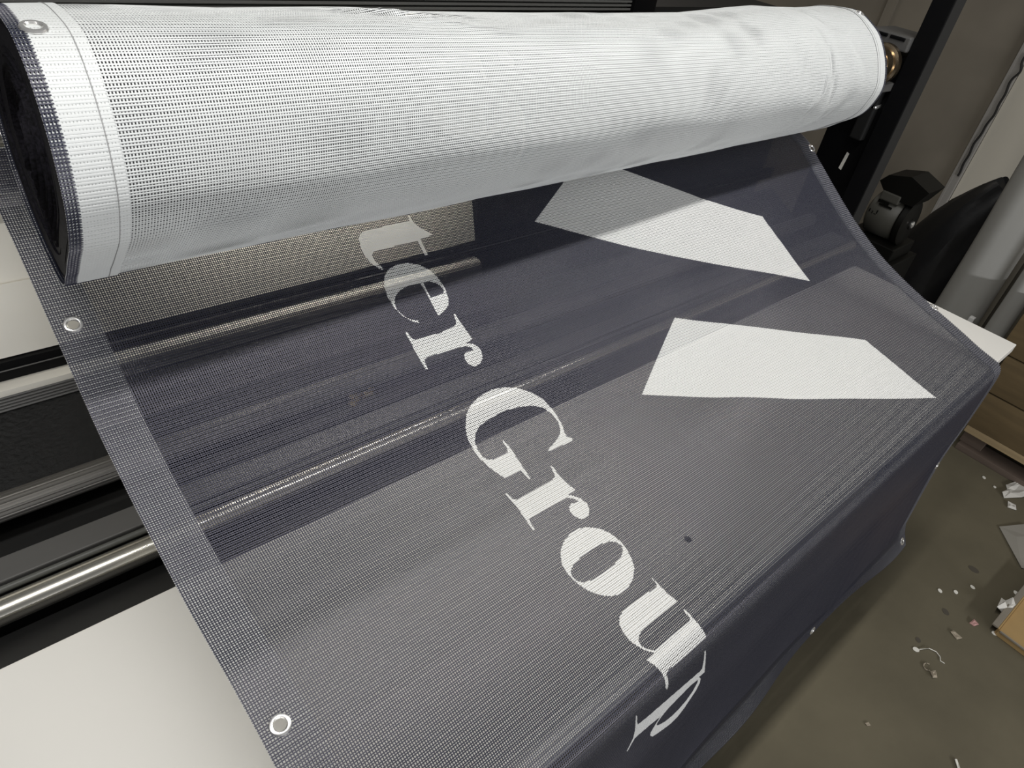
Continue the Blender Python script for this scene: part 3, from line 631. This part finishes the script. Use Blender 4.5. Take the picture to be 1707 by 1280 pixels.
# pallet and cartons
pl = thing('wooden_pallet', 'pale wooden pallet under the stacked brown cartons', 'pallet', (3.1, -.1, -.8))
for k in range(5):
    MB().box((2.755+.16*k, -.9, -.711), (2.755+.16*k+.13, .212, -.682), bevel=.002).build('deck_board', WOOD, pl)
for y in (-.85, -.33, .13):
    MB().box((2.80, y, -.776), (3.50, y+.08, -.7112), bevel=.002).build('bearer', WOODDARK, pl)
for x in (2.77, 3.13, 3.46):
    MB().box((x, -.9, -.8), (x+.09, .205, -.7762), bevel=.002).build('runner', WOODDARK, pl)
def carton(label, lo, hi):
    t = thing('carton', label, 'carton', ((lo[0]+hi[0])/2, (lo[1]+hi[1])/2, lo[2]), 'flat brown cartons on the pallet')
    MB().box(lo, hi, bevel=.004).build('box_body', CARD, t, True)
    MB().box((lo[0]+.02, lo[1]+.01, hi[2]+.0002), (hi[0]-.02, (lo[1]+hi[1])/2-.002, hi[2]+.004)).build('flap', CARD, t)
    MB().box((lo[0]+.02, (lo[1]+hi[1])/2+.002, hi[2]+.0002), (hi[0]-.02, hi[1]-.01, hi[2]+.004)).build('flap', CARD, t)
    return t
carton('brown carton lying on the pallet boards, lowest of the stack', (2.752, -.60, -.681), (3.45, .222, -.535))
carton('brown carton in the middle of the stack on the pallet', (2.750, -.62, -.5295), (3.44, .236, -.386))
carton('brown carton on top of the stack beside the grey rolls', (2.756, -.60, -.3805), (3.43, .268, -.232))

# open carton tray at the right edge of the picture
tr = thing('open_carton', 'open shallow cardboard tray lying on the concrete floor at the right', 'box', (2.15, -.36, -.8))
tr.rotation_euler = (0, 0, math.radians(-4)); tr.matrix_world = Matrix.Translation((1.985, -.205, -.8)) @ Matrix.Rotation(math.radians(-3), 4, 'Z')
def tray(lo, hi, name, m):
    o = MB().box(lo, hi, bevel=.0012).build(name, m); o.parent = tr
tray((0, -.42, .0005), (.34, 0, .006), 'bottom', CARDIN)
tray((-.004, -.42, .0005), (0, 0, .022), 'side_wall', CARDIN)
tray((0, 0, .0005), (.34, .004, .022), 'side_wall', CARDIN)
tray((.34, -.42, .0005), (.344, .004, .022), 'side_wall', CARDIN)
tray((-.004, -.424, .0005), (.344, -.42, .022), 'side_wall', CARDIN)
tray((-.009, -.42, .019), (-.0045, -.004, .025), 'rim', WALL)
tray((.0, .0045, .019), (.34, .021, .025), 'rim', WALL)

# litter on the floor
FZ = -.8
def sheetlet(name, label, cat, pts, m, h=.002, crumple=0., group=None):
    mb = MB(); c = np.mean(pts, 0)
    n = len(pts); mid = [(np.array(p)+c)/2 for p in pts]
    zz = lambda i: FZ+.0006+crumple*(.5+.5*math.sin(i*2.4+len(label)))
    top = [(p[0], p[1], zz(i)+h) for i, p in enumerate(pts)]+[(p[0], p[1], zz(i+.7)+h+crumple*.5) for i, p in enumerate(mid)]+[(c[0], c[1], FZ+h+crumple*.4)]
    bot = [(x, y, z-h) for x, y, z in top]
    tri = []
    for i in range(n):
        j = (i+1) % n; tri += [(i, j, n+j, n+i), (n+i, n+j, 2*n)]
    k = 2*n+1
    f = tri+[tuple(q+k for q in t[::-1]) for t in tri]+[(j, i, i+k, j+k) for i, j in [(i, (i+1) % n) for i in range(n)]]
    return tag(mb.add(top+bot, f).build(name, m), label, cat, group)
sheetlet('paper_scrap', 'torn white paper lying by the pallet runner', 'paper', [(2.64, -.02), (2.66, -.005), (2.70, -.012), (2.72, .0), (2.83, -.035), (2.80, -.09), (2.70, -.06)], PAPER, crumple=.006)
sheetlet('paper_scrap', 'small torn white paper in front of the larger torn piece', 'paper', [(2.60, -.045), (2.63, -.035), (2.64, -.06), (2.61, -.07)], PAPER, crumple=.004)
sheetlet('plastic_sheet', 'grey plastic sheet lying flat on the floor past the tray', 'sheet', [(2.465, -.060), (2.56, -.113), (2.54, -.25), (2.40, -.25), (2.33, -.172)], FILM, crumple=.003)
sheetlet('paper_scrap', 'crumpled white paper standing against the open tray', 'paper', [(2.06, -.172), (2.12, -.170), (2.135, -.19), (2.11, -.205), (2.075, -.20)], PAPER, crumple=.03)
sheetlet('cardboard_scrap', 'small brown cardboard scrap behind the open tray', 'scrap', [(2.21, -.20), (2.28, -.205), (2.27, -.30), (2.21, -.29)], CARDIN, h=.006)
def dot(label, x, y, r=.0075, m=DOT):
    a = random.random()*3
    mb = MB().lathe([(0, r), (.0012, r)], (0, 0, 0), (0, 0, 1), 12)
    mb.v = [(p[0], p[1]*.8, p[2]) for p in mb.v]
    o = mb.build('punched_disc', m); o.location = (x, y, FZ+.0004); o.rotation_euler = (0, 0, a)
    tag(o, label, 'scrap', 'white mesh offcuts on the floor')
dot('white mesh offcut on the open floor, nearest the hanging banner', 1.999, -.040)
dot('white mesh offcut on the open floor, middle of three in a row', 2.038, -.073)
dot('white mesh offcut on the open floor, farthest from the banner', 2.105, -.099)
dot('white mesh offcut beside the torn paper by the pallet', 2.692, .066)
dot('tiny white mesh offcut just before the torn paper', 2.674, .022, .006)
dot('white mesh offcut touching the dark runner, nearer the banner', 2.792, .175, .007)
dot('white mesh offcut touching the dark runner, farther from the banner', 2.779, .150, .007)
dot('white mesh offcut lying at the corner of the open tray', 1.985, -.204, .009)
dot('white mesh offcut at the end of the loose white thread', 1.728, -.079, .009)
dot('white mesh offcut beyond the tray next to the cardboard scrap', 2.205, -.195, .009)
pts = [(1.735, -.085, FZ+.002), (1.76, -.100, FZ+.004), (1.768, -.118, FZ+.003), (1.762, -.132, FZ+.002), (1.75, -.137, FZ+.002), (1.752, -.148, FZ+.002)]
tag(MB().tube(pts, .0013, 5).build('loose_thread', DOT, smooth=True), 'curved loose white thread lying on the concrete floor', 'thread')
pts = [(1.70+.012*math.cos(t), -.122+.010*math.sin(t), FZ+.002) for t in np.linspace(0, 4.2, 14)]
tag(MB().tube(pts, .0016, 5).build('wire_ring', LEAF, smooth=True), 'small pale curl of wire lying near the loose thread', 'wire')
sheetlet('leaf_scrap', 'small curled brown scrap in front of the wire curl', 'scrap', [(1.690, -.132), (1.704, -.140), (1.690, -.152), (1.676, -.144)], LEAF, crumple=.004)
sheetlet('pink_scrap', 'small pink paper scrap lying between the offcuts and the tray', 'scrap', [(1.955, -.142), (1.978, -.146), (1.972, -.162), (1.955, -.155)], PINK, crumple=.003)
sheetlet('leaf_scrap', 'pale leaf shaped scrap nearer the banner than the pink scrap', 'scrap', [(1.872, -.118), (1.885, -.122), (1.878, -.148), (1.862, -.140)], LEAF, crumple=.003)
sheetlet('leaf_scrap', 'thin pale sliver of paper at the bottom of the floor', 'scrap', [(1.50, -.268), (1.506, -.272), (1.475, -.296), (1.47, -.292)], DOT, crumple=.002)
sheetlet('leaf_scrap', 'tiny pale chip lying alone in the middle of the floor', 'scrap', [(1.402, -.085), (1.412, -.090), (1.408, -.097), (1.400, -.092)], LEAF)
def stain(label, x, y, a, b):
    o = MB().lathe([(0, 1), (.0004, 1)], (0, 0, 0), (0, 0, 1), 14).build('floor_stain', STAIN)
    o.data.transform(Matrix.Diagonal((a, b, 1, 1))); o.location = (x, y, FZ+.0002); o.rotation_euler = (0, 0, random.random()*3)
    tag(o, label, 'stain')
stain('dark spot on the concrete beyond the white offcuts', 2.185, -.075, .016, .012)
stain('dark spot on the concrete between the offcuts and pink scrap', 1.935, -.082, .012, .009)
stain('dark spot on the concrete beside the loose thread', 1.765, -.070, .009, .007)
sp = MB().lathe([(0, .0055), (.0005, .0055)], (0.726, 0.258, .0003), (0, 0, 1), 14)
tag(sp.build('ink_spot', FRAMEBLACK), 'small dark ink spot on the white table seen through the mesh', 'stain')
# bright chips imitating a lamp glint on the black guide under the mesh
q = MB()
for k in range(11):
    a = random.random()*6; x = 0.521+random.uniform(-.02, .02); y = 0.793+random.uniform(-.01, .01)
    z = -.022+(y-.825)*.52+.004
    q.lathe([(0, .003), (.006, .006), (.014, .004)], (x, y, z), (math.cos(a), math.sin(a)*.5, .5), 7)
tag(q.build('glint_chips', GLINT), 'little heap of brass chips imitating a lamp glint seen through the mesh below the letters', 'chips')
bpy.context.view_layer.update()
